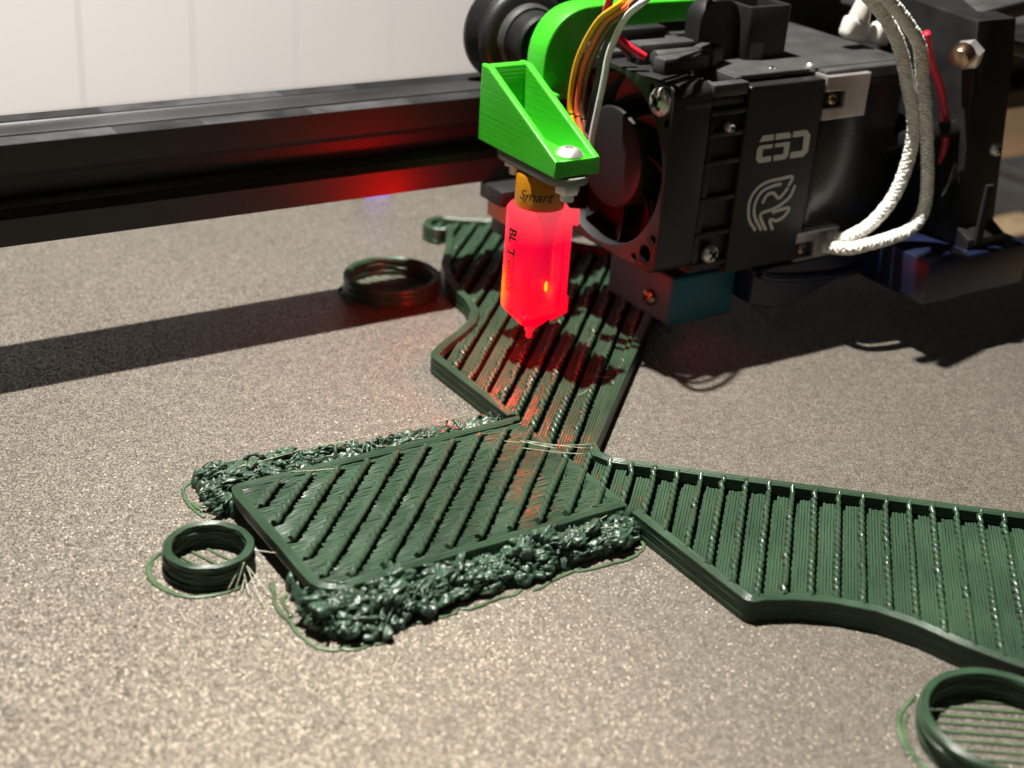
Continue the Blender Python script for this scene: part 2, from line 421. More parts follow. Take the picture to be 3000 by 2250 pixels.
def wing(poly, zf, zr, names, drop=0):
    """base slab, floor strands at 45 degrees, rim strands, ribs"""
    # solid base
    MB().flat([[tuple(p) for p in inset(poly, .3)]], zf-names['deep'], frame((0, 0, 0.02), (1, 0, 0), (0, 1, 0))).build('base_skin', M_pla, pr_, angle=20)
    ang = names['ang']; inner = inset(poly, 1.9)
    fl = MB()
    for k, a, c in clip_lines(inner, ang, .52):
        gw = names['gw'] if (a+c).y/2 > -84 else 1.3
        if 4.25-.25-gw < (k*.52-1.0) % 4.25 < 4.25-.25: continue
        if (a+c).y/2 < -84 and c.x > 151: c = c-(c-a).normalized()*random.uniform(1.7, 2.1)
        L = (c-a).length; m = max(3, int(L/2.2)); pts = []
        for i in range(m+1):
            p = a+(c-a)*(i/m)
            pts.append((p.x+random.uniform(-.03, .03), p.y+random.uniform(-.03, .03), zf-.12+random.uniform(-.05, .05)+.10*(vnoise(p.x*.6, p.y*.6, 5)-.5)))
        fl.tube(pts, .275, 6, flat=.8)
    o = fl.build('floor_strands', M_plab, pr_, angle=80); o['kind'] = 'stuff'
    # outer wall: stacked layer strands
    wl = MB()
    nl = int(zr/.42)
    for l in range(nl+1):
        z = .22+l*.42
        if z > zr-.1: break
        off = .26+random.uniform(-.045, .045)
        q = opened(resample([tuple(p) for p in inset(poly, off)], 2.5))
        wl.tube([(p.x, p.y, z) for p in q], .27, 8, flat=.95)
    wl.build('wall_strands', M_pla, pr_, angle=80)['kind'] = 'stuff'
    rm = MB()
    for i in range(4):
        q = opened(resample([tuple(p) for p in inset(poly, .27+i*.46)], 2.0))
        ph = random.uniform(0, 9)
        for l in range(5):
            rm.tube([(p.x+.03*math.sin(j*.9+ph), p.y+.03*math.cos(j*.7+ph), zr-.28-l*.42+.05*vnoise(p.x*.5, p.y*.5, i)-(.08 if i == 3 else 0)) for j, p in enumerate(q)], .27, 8)
    rm.build('rim', M_pla, pr_, angle=80)
    return inner
def rib(a, c, zf, zr, r0, lump, seed, rise_a=True, rise_c=True, mat_=None, drop=False):
    """a wavy raised strand that climbs on to the rim at its ends"""
    L = (c-a).length; m = max(6, int(L/.55)); pts = []; rr = []
    d = (c-a).normalized(); n = Vector((-d.y, d.x))
    for i in range(m+1):
        t = i/m; s_ = t*L; p = a+(c-a)*t
        w_ = math.sin(s_*2*math.pi/2.1+seed+4.5*vnoise(s_*.22, seed*1.3, 12))*.5+.5
        w_ = w_*(.15+.95*vnoise(s_*.3, seed, 3))
        z = zf+.16
        if rise_a and s_ < 2.2: z += (zr-.35-zf)*(1-s_/2.2)**1.5
        if rise_c and L-s_ < 2.2: z += (zr-.35-zf)*(1-(L-s_)/2.2)**1.5
        if drop: z -= 1.75*max(0, min(1, (p.x-130)/14))**1.5+.3*math.exp(-((p.y+82)/9.5)**2)
        o_ = n*(lump*.7*(w_-.5))
        pts.append((p.x+o_.x, p.y+o_.y, z+lump*.35*w_)); rr.append(r0+lump*.22*w_)
    return MB().tube(pts, lambda i: rr[i], 7).build('rib', mat_ or M_pla, pr_, angle=80)
random.seed(11)
q45 = math.radians(45)
wing(Ww, 2.8, 4.3, dict(ang=q45, off=1.45, gw=1.5, deep=1.75))
for k, a, c in clip_lines(inset(Ww, 1.3), q45, 4.25, 1.0):
    if a.y < -84: rib(a, c, 3.0, 4.3, .44, .85, k*1.7, a.x > 143.5 or a.y < -99, True)
    else: rib(a, c, 2.75, 4.3, .42, 1.35, k*2.3, False, False)
# nose block B: a rectangle that stands a little higher, on crumbly support
Bw = [(81.0, -66.0), (81.0, -96.0), (81.6, -98.2), (83.4, -99.6), (86, -100.0), (140.6, -100.0), (143.6, -97), (143.9, -82.5), (143.9, -79), (143.6, -65), (142.2, -62.8), (83, -62.8), (81.6, -63.6)]
zb = 5.1
MB().flat([[tuple(p) for p in inset(Bw, .3) if 1]], .6, frame((0, 0, 2.4), (1, 0, 0), (0, 1, 0))).build('nose_slab', M_pla, pr_, angle=20)
fl = MB()
for k, a0, c0 in clip_lines(inset(Bw, 1.9), 0.0, .50):
    # the strands break off at each diagonal ridge and leave a trench on its near side
    kk = [a0.y-(j*4.25+1.0)/math.sqrt(.5) for j in range(-60, -20)]
    cuts = sorted(x for x in kk if a0.x < x < c0.x and a0.y > -98.3+1.5*random.random() and a0.y < -65.5)
    cuts = [a0.x-.2]+cuts+[c0.x+.2]
    for ca, cb in zip(cuts, cuts[1:]):
        a = Vector((ca+(1.75+random.uniform(-.25, .35) if ca > a0.x else 0), a0.y)); c = Vector((cb-.1, a0.y))
        if c.x-a.x < .8: continue
        L = (c-a).length; m = max(2, int(L/1.2)); pts = []
        for i in range(m+1):
            p = a+(c-a)*(i/m)
            sag = -.35*math.exp(-((p.y+82)/9.5)**2)-1.5*max(0, min(1, (p.x-130)/13))**1.5*max(0, 1-abs((p.y+81.5)/17)**6)
            pts.append((p.x, p.y+random.uniform(-.05, .05), 4.62+sag+random.uniform(-.07, .07)+.45*(vnoise(p.x*.35, p.y*.35, 9)-.5)+.2*(vnoise(p.x*1.2, p.y*1.2, 4)-.5)))
        fl.tube(pts, .27, 6, flat=.8)
fl.build('nose_strands', M_plab, pr_, angle=80)['kind'] = 'stuff'
rm = MB()
for i in range(4):
    q = resample([tuple(p) for p in inset(Bw, .27+i*.45)], 1.6)
    # the rim is open towards the wings
    q = [p for p in q if not (p.x > 141.0 and -98.6 < p.y < -64)]
    st = max(range(len(q)), key=lambda j: (q[j]-q[j-1]).length); q = q[st:]+q[:st]
    rm.tube([(p.x+random.uniform(-.03, .03), p.y+random.uniform(-.03, .03), zb-.2+.05*math.sin(j*.8+i)-(.1 if i == 3 else 0)) for j, p in enumerate(q)], .27, 8)
for l in range(4):
    q = resample([tuple(p) for p in inset(Bw, .25+random.uniform(-.04, .04))], 2); q = [p for p in q if not (p.x > 141.0 and -98.6 < p.y < -64)]
    st = max(range(len(q)), key=lambda j: (q[j]-q[j-1]).length); q = q[st:]+q[:st]
    rm.tube([(p.x, p.y, 3.35+l*.42) for p in q], .28, 8)
rm.build('nose_rim', M_pla, pr_, angle=80)
for k, a, c in clip_lines(inset(Bw, 2.3), q45, 4.25, 1.0):
    a2 = a+(c-a).normalized()*random.uniform(.2, 1.2); c2 = c-(c-a).normalized()*(random.uniform(.0, 1.0) if c.x < 140 else -1.2)
    if (c2-a2).length < 2: continue
    rib(a2, c2, 4.72, 5.0, .58, .6, k*3.1, False, False, drop=True)
# crumbly support round the nose
def support():
    st = .34; x0, x1, y0, y1 = 77.6, 142.6, -108.6, -48.4
    nx, ny = int((x1-x0)/st), int((y1-y0)/st)
    out = [(79.0, -50.5), (84.5, -49.6), (100, -53.2), (118, -55.0), (132, -55.6), (138.5, -54.8), (141.0, -57.5), (141.6, -101), (140.0, -105.0), (133, -106.0), (122, -106.0), (112, -105.6), (101, -105.0), (94, -106.4), (87.2, -107.4), (82.0, -107.0), (79.0, -104.0), (79.4, -97), (80.0, -89), (86, -87.5), (87, -68), (80.6, -66), (79.0, -61), (78.6, -55)]
    P = [Vector(p) for p in out]
    def inside(p):
        r = False
        for a, c in zip(P, P[1:]+P[:1]):
            if (a.y > p.y) != (c.y > p.y) and p.x < (c.x-a.x)*(p.y-a.y)/(c.y-a.y)+a.x: r = not r
        return r
    def dist(p):
        m = 1e9
        for a, c in zip(P, P[1:]+P[:1]):
            d = c-a; t = max(0, min(1, (p-a).dot(d)/d.length_squared)); m = min(m, (a+d*t-p).length)
        return m
    vs, idx, fs = [], {}, []
    for j in range(ny+1):
        for i in range(nx+1):
            p = Vector((x0+i*st, y0+j*st))
            if 88.5 < p.x < 139 and -96 < p.y < -67: continue
            jp = p+Vector((vnoise(p.x*.8, p.y*.8, 21)-.5, vnoise(p.x*.8, p.y*.8, 22)-.5))*1.1
            if not inside(jp): continue
            d = dist(jp)
            e = min(1, d/.9)
            h = 2.0+1.5*vnoise(p.x*.33, p.y*.45, 1)+1.6*(1-abs(vnoise(p.x*.55, p.y*.7, 2)-.5)*2)**1.5+.7*(vnoise(p.x*1.2, p.y*1.5, 3)-.5)+.25*(vnoise(p.x*2.6, p.y*3.2, 4)-.5)
            if p.y < -100: h -= .16*max(0, -101-p.y)
            h = h*(e**.45)*.72
            if 81 < p.x and -99.6 < p.y < -63.2: h = min(h, 4.2)
            idx[i, j] = len(vs); vs.append((p.x+.25*(vnoise(p.x*2, p.y*2, 7)-.5), p.y+.25*(vnoise(p.x*2, p.y*2, 8)-.5), max(.05, h)))
    for (i, j) in list(idx):
        q = [(i, j), (i+1, j), (i+1, j+1), (i, j+1)]
        if all(k in idx for k in q): fs.append(tuple(idx[k] for k in q))
    mb = MB(); mb.add(vs, fs)
    # skirt down to the sheet
    from collections import Counter
    ec = Counter()
    for f in fs:
        for a, c in zip(f, f[1:]+f[:1]): ec[tuple(sorted((a, c)))] += 1
    for (a, c), n in ec.items():
        if n == 1:
            va, vc = vs[a], vs[c]
            mb.add([va, vc, (vc[0], vc[1], 0), (va[0], va[1], 0)], [(0, 1, 2, 3)])
    base_ico = bmesh.new(); bmesh.ops.create_icosphere(base_ico, subdivisions=4, radius=1.0)
    base_ico.verts.index_update()
    iv = [v.co.copy() for v in base_ico.verts]; jf = [tuple(v.index for v in f.verts) for f in base_ico.faces]; base_ico.free()
    n = 0
    while n < 210:
        u = random.random()
        if u < .55: p = Vector((random.uniform(79.5, 141), random.uniform(-107, -99.5)))
        elif u < .85: p = Vector((random.uniform(79.5, 141), random.uniform(-63.5, -50)))
        else: p = Vector((random.uniform(78.5, 86), random.choice([random.uniform(-67, -50), random.uniform(-107, -90)])))
        if not inside(p): continue
        d = dist(p); n += 1
        back = p.y > -66
        sx_ = random.uniform(1.2, 2.8)*(1.0 if not back else .9); sy_ = random.uniform(.9, 1.7)*(1 if not back else .7); sz_ = random.uniform(.8, 1.5)*(1 if not back else .6)
        z = min(4.3, random.uniform(.5, 1.0)*(1.4+1.25*min(2.4, d)))
        rz = Matrix.Rotation(random.gauss(.25, .6), 3, 'Z')@Matrix.Rotation(random.gauss(0, .35), 3, 'X'); sd = n*7
        vv = []
        for c in iv:
            k = 1+.95*(vnoise(c.x*1.5+sd, c.y*1.5+c.z*1.2, sd)-.5)+.5*(vnoise(c.x*3.0+sd, c.y*3.0+c.z*2.6, sd+1)-.5)+.12*(vnoise(c.x*7+sd, c.y*7+c.z*6, sd+2)-.5)
            k *= 1+.035*math.sin((z+c.z*sz_)*14)
            q = rz@Vector((c.x*sx_*k, c.y*sy_*k, c.z*sz_*k))
            vv.append((p.x+q.x, p.y+q.y, max(.03, z+q.z)))
        mb.add(vv, jf)
    mb.build('support_crumbs', M_sup, pr_, angle=180)['kind'] = 'stuff'
    # loose loops, blobs and stringy bits
    sb = MB()
    n = 0
    while n < 340:
        if random.random() < .62: p = Vector((random.uniform(80, 141), random.uniform(-107, -100.5)))
        elif random.random() < .75: p = Vector((random.uniform(80, 140), random.uniform(-62.5, -51)))
        else: p = Vector((random.uniform(79, 86), random.choice([random.uniform(-66, -51), random.uniform(-106, -92)])))
        if not inside(p) or dist(p) < .25: continue
        n += 1
        z = 2.4+1.9*random.random()*min(1, dist(p)/2); a = random.uniform(0, 6.28) if random.random() < .5 else random.gauss(.1, .4)
        L = random.uniform(1.0, 4.2); c_ = random.uniform(-1.2, 1.2)
        pts = []
        for i in range(8):
            t = i/7-.5
            pts.append((p.x+math.cos(a)*L*t-math.sin(a)*c_*(t*t), p.y+math.sin(a)*L*t+math.cos(a)*c_*t*t, z+.5*math.sin(t*5+n)-.8*abs(t)))
        sb.tube(pts, random.choice([.13, .18, .24, .34]), 6)
    o = sb.build('support_strands', M_sup, pr_, angle=180); o['kind'] = 'stuff'
support()
# thin first-layer skirt strands on the sheet
def strand(name, pts, r, m, parent, flat=.5, wob=.12, n=5):
    P = smooth_path([(x, y, .12) for x, y in pts], n)
    P = [p+Vector((random.uniform(-wob, wob), random.uniform(-wob, wob), 0)) for p in P]
    return MB().tube(P, lambda i: r*(.75+.5*vnoise(i*.4, r*30, 6)), 6, flat=flat).build(name, m, parent, angle=180)
random.seed(5)
for pts in ([(80.8, -50.3), (77.4, -51.9), (76.3, -54.6), (76.0, -57.0), (76.0, -60.1), (76.8, -63.2)],
            [(79.6, -59), (78.0, -60.0), (76.6, -58.0), (77.2, -61.5)],
            [(78.8, -86.8), (77.6, -90.4), (76.6, -93.4), (76.8, -98.0), (76.8, -102.8), (77.4, -105.0), (78.3, -106.6), (80.2, -107.9), (82.1, -107.9), (84.3, -108.6), (87.1, -109.7)],
            [(79.5, -91), (78.2, -92.5), (77.6, -97)], [(80.5, -107.4), (83, -109.2), (88, -108.6)],
            [(140.9, -104.6), (140.5, -106.1), (136.5, -108.1), (131.0, -107.9), (126.2, -107.4), (124.8, -106.4)],
            [(126.5, -106.6), (120.5, -107.4), (117.2, -108.4), (115.4, -108.4)], [(114.5, -106.6), (112.5, -108.1), (109.6, -107.7), (104.6, -108.2), (102, -107.2)],
            [(101.5, -107.4), (100.1, -108.0), (94.4, -107.5), (89.9, -107.9), (85.8, -109.5)]):
    strand('skirt_strand', pts, .36, M_skirt, pr_)
def hair(a, c, sag=.3, r=.07, parent=None):
    a = Vector(a); c = Vector(c)
    P = [a+(c-a)*(i/8)+Vector((0, 0, -sag*4*(i/8)*(1-i/8))) for i in range(9)]
    return MB().tube(P, r, 5).build('stray_hair', M_hair, parent, angle=180)
for a, c in (((137.3, -73.0, 5.6), (146.6, -80.0, 5.2)), ((135.1, -74.8, 5.5), (144.7, -81.6, 5.2)), ((138.9, -75.2, 5.4), (147.6, -79.1, 5.4)), ((136, -72.5, 5.7), (141, -77.5, 5.4)), ((133.5, -71, 5.5), (139, -74.4, 5.5)),
             ((93, -63.5, 5.3), (101, -66.2, 5.4)), ((81.6, -57.0, 4.6), (88, -56, 4.4)), ((86, -56.4, 4.4), (99, -55.8, 4.6)), ((101, -55.6, 4.4), (118, -57, 4.7)), ((118, -56.6, 4.6), (135, -57.4, 4.6)), ((100, -54.6, 4.4), (112, -56.6, 4.4)),
             ((103, -101.5, 4.4), (112, -103, 4.0)), ((124, -101.2, 4.6), (138, -103.4, 3.8)), ((128, -102, 4.4), (136, -100.6, 4.6)), ((160, -58, 3.6), (163, -57.2, 3.7)), ((168, -52.3, 3.7), (171, -54, 3.6))):
    hair(a, c, .15, .075, pr_)

# ------------------------------------------------------------------ anchor rings
def ring(name, label, c, R, T, H, nstr, ang, loops, seed, sp=2.0):
    random.seed(seed)
    t = thing(name, label, 'ring', (c[0], c[1], 0), 'round anchor rings stuck to the bed')
    prof = []
    nl = int(H/.46)
    for l in range(nl):
        o = random.uniform(-.30, .14)
        for k in range(4):
            a = -math.pi/2+math.pi*(k+.5)/4
            prof.append((.23+l*.46+.24*math.sin(a), R+o-.16+.2*math.cos(a)))
    for i in range(3):
        rc = R-.3-i*(T-.4)/2.4
        for k in range(5):
            a = math.radians(10+160*k/4); prof.append((H-.12+.20*math.sin(a), rc+.27*math.cos(a)))
    for l in range(nl-1, -1, -1):
        o = random.uniform(-.14, .14)
        for k in range(4):
            a = math.pi/2-math.pi*(k+.5)/4
            prof.append((.23+l*.46+.24*math.sin(a), R-T+o+.16-.2*math.cos(a)))
    prof.append(prof[0])
    MB().lathe((c[0], c[1], 0), (0, 0, 1), prof, 72, False, wob=lambda i, a: .09*math.sin(a*3+i*.35)+.05*math.sin(a*9+i)).build('wall', M_pla, t, angle=70)
    d = Vector((math.cos(ang), math.sin(ang))); n = Vector((-d.y, d.x))
    for k in range(nstr):
        s_ = (k-(nstr-1)/2)*sp; hl = math.sqrt(max(.1, (R-T+.2)**2-s_*s_))
        a = Vector(c[:2])+n*s_-d*hl; b_ = Vector(c[:2])+n*s_+d*hl
        P = [(a.x+(b_.x-a.x)*i/10+random.uniform(-.05, .05), a.y+(b_.y-a.y)*i/10+random.uniform(-.05, .05), .13) for i in range(11)]
        MB().tube(P, random.uniform(.24, .40), 6, flat=.5).build('floor_strand', M_skirt, t, angle=180)
    for lp in loops:
        strand('outer_loop', lp, .36, M_skirt, t, wob=.04, n=6)
        strand('outer_loop', [(c[0]+(x-c[0])*.955+random.uniform(-.15, .15), c[1]+(y-c[1])*.955+random.uniform(-.15, .15)) for x, y in lp[1:]], .26, M_skirt, t, wob=.05, n=6)
    return t
r1 = ring('anchor_ring', 'smallest dark green ring standing at the nose of the print', (71.7, -77.8), 7.4, 1.4, 4.4, 4, math.radians(-68), [[(66.0, -70.4), (63.5, -72.4), (62.4, -74.6), (62.0, -78.1), (63.3, -81.9), (65.8, -84.7), (69.6, -85.9), (72.7, -85.9), (74.2, -85.4)]], 2, 2.3)
for a, c in (((75.5, -84.4, 3), (74.8, -92.5, .4)), ((74.8, -84.8, 2.2), (74, -89, .3)), ((77.5, -81, 3.6), (82, -84.5, 3.4)), ((75, -84.6, 3.9), (72.5, -86.6, .4)), ((75.8, -84, 2.6), (77, -91, .3)), ((75.2, -84.6, 1.6), (73.2, -87.4, .3)), ((74.4, -84.6, 3.6), (71.4, -86.4, .8))):
    hair(a, c, .1, .08, r1)
ring('anchor_ring', 'dark green ring beyond the probe, half in the shade of the rail', (155.4, 14.0), 11.6, 1.4, 4.6, 9, math.radians(-60), [[(146.5, 22.5), (143.2, 18), (142.4, 12.5), (144, 7), (147, 3)]], 3)
r3 = ring('anchor_ring', 'large dark green ring cut off at the bottom corner of the picture', (154.6, -172.4), 12.0, 1.4, 4.6, 11, math.radians(-34.6), [[(152.2, -158.6), (147.5, -160.4), (143.8, -163.4), (141.4, -167.6), (140.6, -171.5), (141, -176)], [(147.4, -160.0), (143.2, -163.8), (140.9, -168)]], 4, 1.9)
hair((146.2, -165.0, 4.4), (152.5, -166.0, 2.4), 0, .06, r3)

# ------------------------------------------------------------------ probe
AX, AY = 154.5, -46.7
pb = thing('bed_probe', 'glowing red translucent bed probe with a black lettered side', 'probe', (AX, AY, 13.7))
def red_shell():
    m = bpy.data.materials.new('glowing_red_polycarbonate'); m.use_nodes = True; nt = m.node_tree; L = nt.links
    out = nt.nodes['Material Output']; b = nt.nodes['Principled BSDF']
    b.inputs['Base Color'].default_value = (.40, .002, .008, 1); b.inputs['Roughness'].default_value = .22
    tc = nt.nodes.new('ShaderNodeTexCoord'); sx = nt.nodes.new('ShaderNodeSeparateXYZ'); L.new(tc.outputs['Object'], sx.inputs[0])
    # scattered diode light painted as emission: yellow hot spots, paler towards the collar
    cr = nt.nodes.new('ShaderNodeValToRGB'); mr = nt.nodes.new('ShaderNodeMapRange'); mr.inputs[1].default_value = .010; mr.inputs[2].default_value = .0285
    L.new(sx.outputs[2], mr.inputs[0]); L.new(mr.outputs[0], cr.inputs[0])
    cr.color_ramp.elements[0].color = (1, .0, .030, 1); cr.color_ramp.elements[1].color = (.90, .11, .15, 1)
    e = cr.color_ramp.elements.new(.62); e.color = (1, .002, .052, 1)
    last = cr.outputs[0]
    for (px, py, pz), rad in (((-5.9, 2.6, 10.6), 4.0), ((-.25, -4.95, 12.2), 1.9)):
        vd = nt.nodes.new('ShaderNodeVectorMath'); vd.operation = 'SUBTRACT'; vd.inputs[1].default_value = (px*S, py*S, pz*S); L.new(tc.outputs['Object'], vd.inputs[0])
        vs_ = nt.nodes.new('ShaderNodeVectorMath'); vs_.operation = 'MULTIPLY'; vs_.inputs[1].default_value = (1, 1, .55); L.new(vd.outputs[0], vs_.inputs[0])
        ln = nt.nodes.new('ShaderNodeVectorMath'); ln.operation = 'LENGTH'; L.new(vs_.outputs[0], ln.inputs[0])
        g = nt.nodes.new('ShaderNodeMapRange'); g.interpolation_type = 'SMOOTHSTEP'; g.inputs[1].default_value = 0; g.inputs[2].default_value = rad*S; g.inputs[3].default_value = 1; g.inputs[4].default_value = 0
        L.new(ln.outputs['Value'], g.inputs[0])
        mxc = nt.nodes.new('ShaderNodeMix'); mxc.data_type = 'RGBA'; mxc.blend_type = 'ADD'; mxc.inputs[7].default_value = (.3, .5, .0, 1)
        L.new(g.outputs[0], mxc.inputs[0]); L.new(last, mxc.inputs[6]); last = mxc.outputs[2]
    L.new(last, b.inputs['Emission Color']); b.inputs['Emission Strength'].default_value = .98
    tr = nt.nodes.new('ShaderNodeBsdfTransparent'); tr.inputs[0].default_value = (1, .25, .25, 1)
    mx = nt.nodes.new('ShaderNodeMixShader'); mx.inputs[0].default_value = .28
    L.new(b.outputs[0], mx.inputs[1]); L.new(tr.outputs[0], mx.inputs[2]); L.new(mx.outputs[0], out.inputs[0])
    return m
M_shell = red_shell()
RB = 6.35
body = MB().lathe((AX, AY, 0), (0, 0, 1), [(16.1, 2.0), (16.5, 2.5), (20.2, RB-.15), (20.7, RB), (41.0, RB), (41.7, RB-.5), (41.9, RB-1.2)], 48).build('body', M_shell, pb)
# flat key on the side towards the fan
kd = Vector((.80, -.60, 0)); ks = Vector((.60, .80, 0))
def kbox(r0, r1, w_, z0, z1, bev=.25):
    mb = MB(); mb.box(r0, r1, -w_/2, w_/2, z0, z1, bev)
    mb.v = [Vector((AX, AY, 0))+kd*v.x+ks*v.y+Vector((0, 0, v.z)) for v in mb.v]; return mb
def kprism(pr, w_):
    mb = MB(); n = len(pr)
    mb.add([Vector((AX, AY, 0))+kd*r+ks*sd*w_/2+Vector((0, 0, z)) for sd in (-1, 1) for r, z in pr],
           [tuple(range(n)), tuple(range(n, 2*n))]+[(i, (i+1) % n, n+(i+1) % n, n+i) for i in range(n)])
    return mb
kprism([(4.0, 17.9), (7.45, 20.3), (7.45, 21.9), (7.0, 22.2), (7.0, 40.2), (4.0, 40.2)], 4.8).build('key_rail', M_shell, pb)
kbox(5.6, 8.2, 3.4, 38.6, 41.2).build('key_tab', M_shell, pb)
MB().lathe((AX, AY, 0), (0, 0, 1), [(13.0, .5), (13.2, .7), (14.6, .8), (14.8, 1.1), (16.4, 1.1)], 20).build('pin', mat('red_glow_pin', (.8, .05, .07), .4, emit=((1, .01, .04), .5)), pb)  # red light on the pin is put in as colour and weak emission
MB().cyl((AX, AY, 21.2), (AX, AY, 40.5), 3.5, n=24, bev=.4).build('diode_shield', mat('dark_red_shield', (.12, .01, .01), .4), pb)  # opaque core added to keep the diode light off the fan
MB().lathe((AX, AY, 0), (0, 0, 1), [(36, 4.2), (41.6, 4.95), (48.2, 4.95), (48.7, 4.7)], 40).build('collar', M_gold, pb)
M_led = mat('led_die', (1, .2, .05), .5, emit=((1.0, .008, .0), 2900))
M_led2 = mat('small_led_die', (1, .2, .05), .5, emit=((1.0, .15, .0), 60))
M_led3 = mat('added_red_led', (1, .0, .0), .5, emit=((1.0, .0, .0001), 3600))
rv = Vector((.823, -.568, 0)); fv = Vector((-.568, -.823, 0))   # across and towards the viewer
for u, v_, z0, z1 in ((-3.1, -3.0, 22.4, 26.8), (2.6, 3.4, 24.8, 27.0)):
    p = Vector((AX, AY, 0))+rv*u+fv*v_
    MB().lathe((p.x, p.y, 0), (0, 0, 1), [(z0, .1), (z0+.4, .32), (z1-.4, .32), (z1, .1)], 12).build('diode', M_led if u < 0 else M_led2, pb)
p = Vector((AX, AY, 0))-rv*1.8+fv*2.4
MB().lathe((p.x, p.y, 0), (0, 0, 1), [(18.2, .1), (18.5, .5), (19.6, .5), (19.9, .1)], 12).build('diode', M_led3, pb)  # extra diode, added to throw more red light on the print
MB().flat([rrect(-4.7, 4.7, -12.2, 12.2, 4.5)], 1.7, frame((AX, AY, 49.2), (1, 0, 0), (0, 1, 0)), .25).build('flange', M_flange, pb)
for yy in (-9, 9):
    mb = MB(); mb.cyl((AX, AY+yy, 45.6), (AX, AY+yy, 48.8), 1.45, n=16); mb.cyl((AX, AY+yy, 47.2), (AX, AY+yy, 49.2), 2.5, n=6, bev=.2)
    mb.build('nut', M_steel, pb)
# lettering wrapped on the body and the collar
def wrap(R, u0, z0, size, vertical):
    a0 = math.asin(u0/R)
    def fn(x, y):
        if vertical: du, dz = y, -x
        else: du, dz = x, y
        a = a0+du/R
        return Vector((AX, AY, z0+dz))+rv*(R+.14)*math.sin(a)+fv*(R+.14)*math.cos(a)
    return fn
MB().text('BL', 3.0, wrap(RB, -5.35, 38.0, 1, True), sub=1, bold=.12).build('lettering', M_ink, pb, smooth=False)
MB().text('T', 3.6, wrap(RB, -5.6, 33.9, 1, True), sub=1, bold=.12).build('lettering', M_ink, pb, smooth=False)
mb = MB(); f_ = wrap(RB, -5.2, 37.6, 1, True)
for k in range(36):
    a0, a1 = math.radians(k*10), math.radians(k*10+10)
    q = [f_(5.1+r*1.25*math.cos(a), .75+r*.95*math.sin(a)) for a, r in ((a0, 1), (a1, 1), (a1, .84), (a0, .84))]
    mb.add(q, [(0, 1, 2, 3)])
mb.build('emblem_loop', M_ink, pb, smooth=False)
MB().text('ouch', 3.3, wrap(RB, -5.35, 31.4, 1, True), shear=.25, sub=1, bold=.12).build('lettering', M_ink, pb, smooth=False)
MB().text('Smart', 2.9, wrap(4.95, -3.9, 44.0, 1, False), shear=.35, sub=1).build('lettering', M_ink, pb, smooth=False)

place(pb, (161.9, -36.2, 8.0), 1.048)
# ------------------------------------------------------------------ green probe mount
gm = thing('probe_mount', 'bright lime green printed mount that holds the red probe', 'bracket', (AX, -44, 51))
X0, X1, Yb, Yf = 149.6, 160.0, -30.2, -58.0
def yz(pts, x0, x1, bev=.42):
    return MB().flat([pts], x1-x0, frame((x0, 0, 0), (0, 1, 0), (0, 0, 1)), bev)
side = [(Yb, 51), (Yb, 66.4), (Yb-2.6, 66.4), (Yf+.2, 54.4), (Yf, 51.2), (Yf+.6, 51)]
yz(side, X0, X0+1.5).build('side_wall', M_lime, gm)
yz(side, X1-1.5, X1).build('side_wall', M_lime, gm)
MB().box(X0+.05, X1-.05, Yb-2.4, Yb-.06, 51.05, 66.3, .25).build('back_wall', M_lime, gm)
MB().box(X0+.06, X1-.06, Yf+.1, Yb-.3, 51.02, 53.2, .25).build('floor', M_lime, gm)
yz([(Yf+.03, 51.3), (Yf+.15, 54.3), (-51.8, 54.3), (-46.5, 53.0), (-46.5, 51.3)], X0+.04, X1-.04, .2).build('front_pad', M_lime, gm)
scw = MB().lathe((AX+.2, AY-8.2, 54.3), (0, 0, 1), [(0, 2.75), (.35, 2.8), (1.2, 2.2), (1.6, 1.3), (1.62, .9), (1.1, .85), (1.1, .01)], 28).build('screw', M_steel, gm)
# curved arm that carries the mount, in the x-z plane
oc = [(167.6, 56), (167.6, 65.0), (168.9, 69.6), (171.5, 72.8), (175.5, 74.8), (181.0, 75.4), (192.3, 75.4), (207, 75.3)]
oc = [(p.x, p.y) for p in smooth_path([(x, y, 0) for x, y in oc], 7)]
ic = [(207, 70.6), (196, 70.6), (188, 69.4), (183, 67.4), (179, 64.0), (176.4, 60), (175.8, 56)]
ic = [(p.x, p.y) for p in smooth_path([(x, y, 0) for x, y in ic], 5)]
MB().flat([oc+ic], 6.4, frame((0, -19.6, 0), (1, 0, 0), (0, 0, 1)), .35).build('arm', M_lime, gm, angle=30)
MB().box(158.4, 169.5, -30.1, -19.7, 53.5, 58.5, .5).build('arm_foot', M_lime, gm)

place(gm, (161.9, -33.4, 47.1), 1.048)
# ------------------------------------------------------------------ wires
def wire(name, label, pts, r, m, group=None, cat='wire', n=10):
    P = smooth_path(pts, 10)
    o = MB().tube(P, r, n).build(name, m, None, angle=180, base=tuple(P[-1]))
    return tag(o, label, cat, group)
grp = 'thin coloured probe wires'
wire('probe_wire', 'yellow probe wire curving down behind the lime mount', [(203.3, -29.4, 90.5), (182.9, -39.2, 85.4), (173.6, -42.3, 79.6), (173.6, -35.4, 74.6), (173.6, -30.4, 67.4), (173.6, -28.4, 61.1), (173.6, -28.3, 54.3), (173.6, -30.9, 49.7)], 0.64, M_yel, grp)
wire('probe_wire', 'orange probe wire between the yellow and the brown wire', [(203.3, -30.7, 90.5), (183.8, -40.6, 85.2), (174.4, -43.7, 79.4), (174.4, -36.7, 74.4), (174.4, -31.8, 67.1), (174.4, -29.8, 60.9), (174.4, -29.7, 54.1), (174.4, -32.3, 49.5)], 0.62, M_ora, grp)
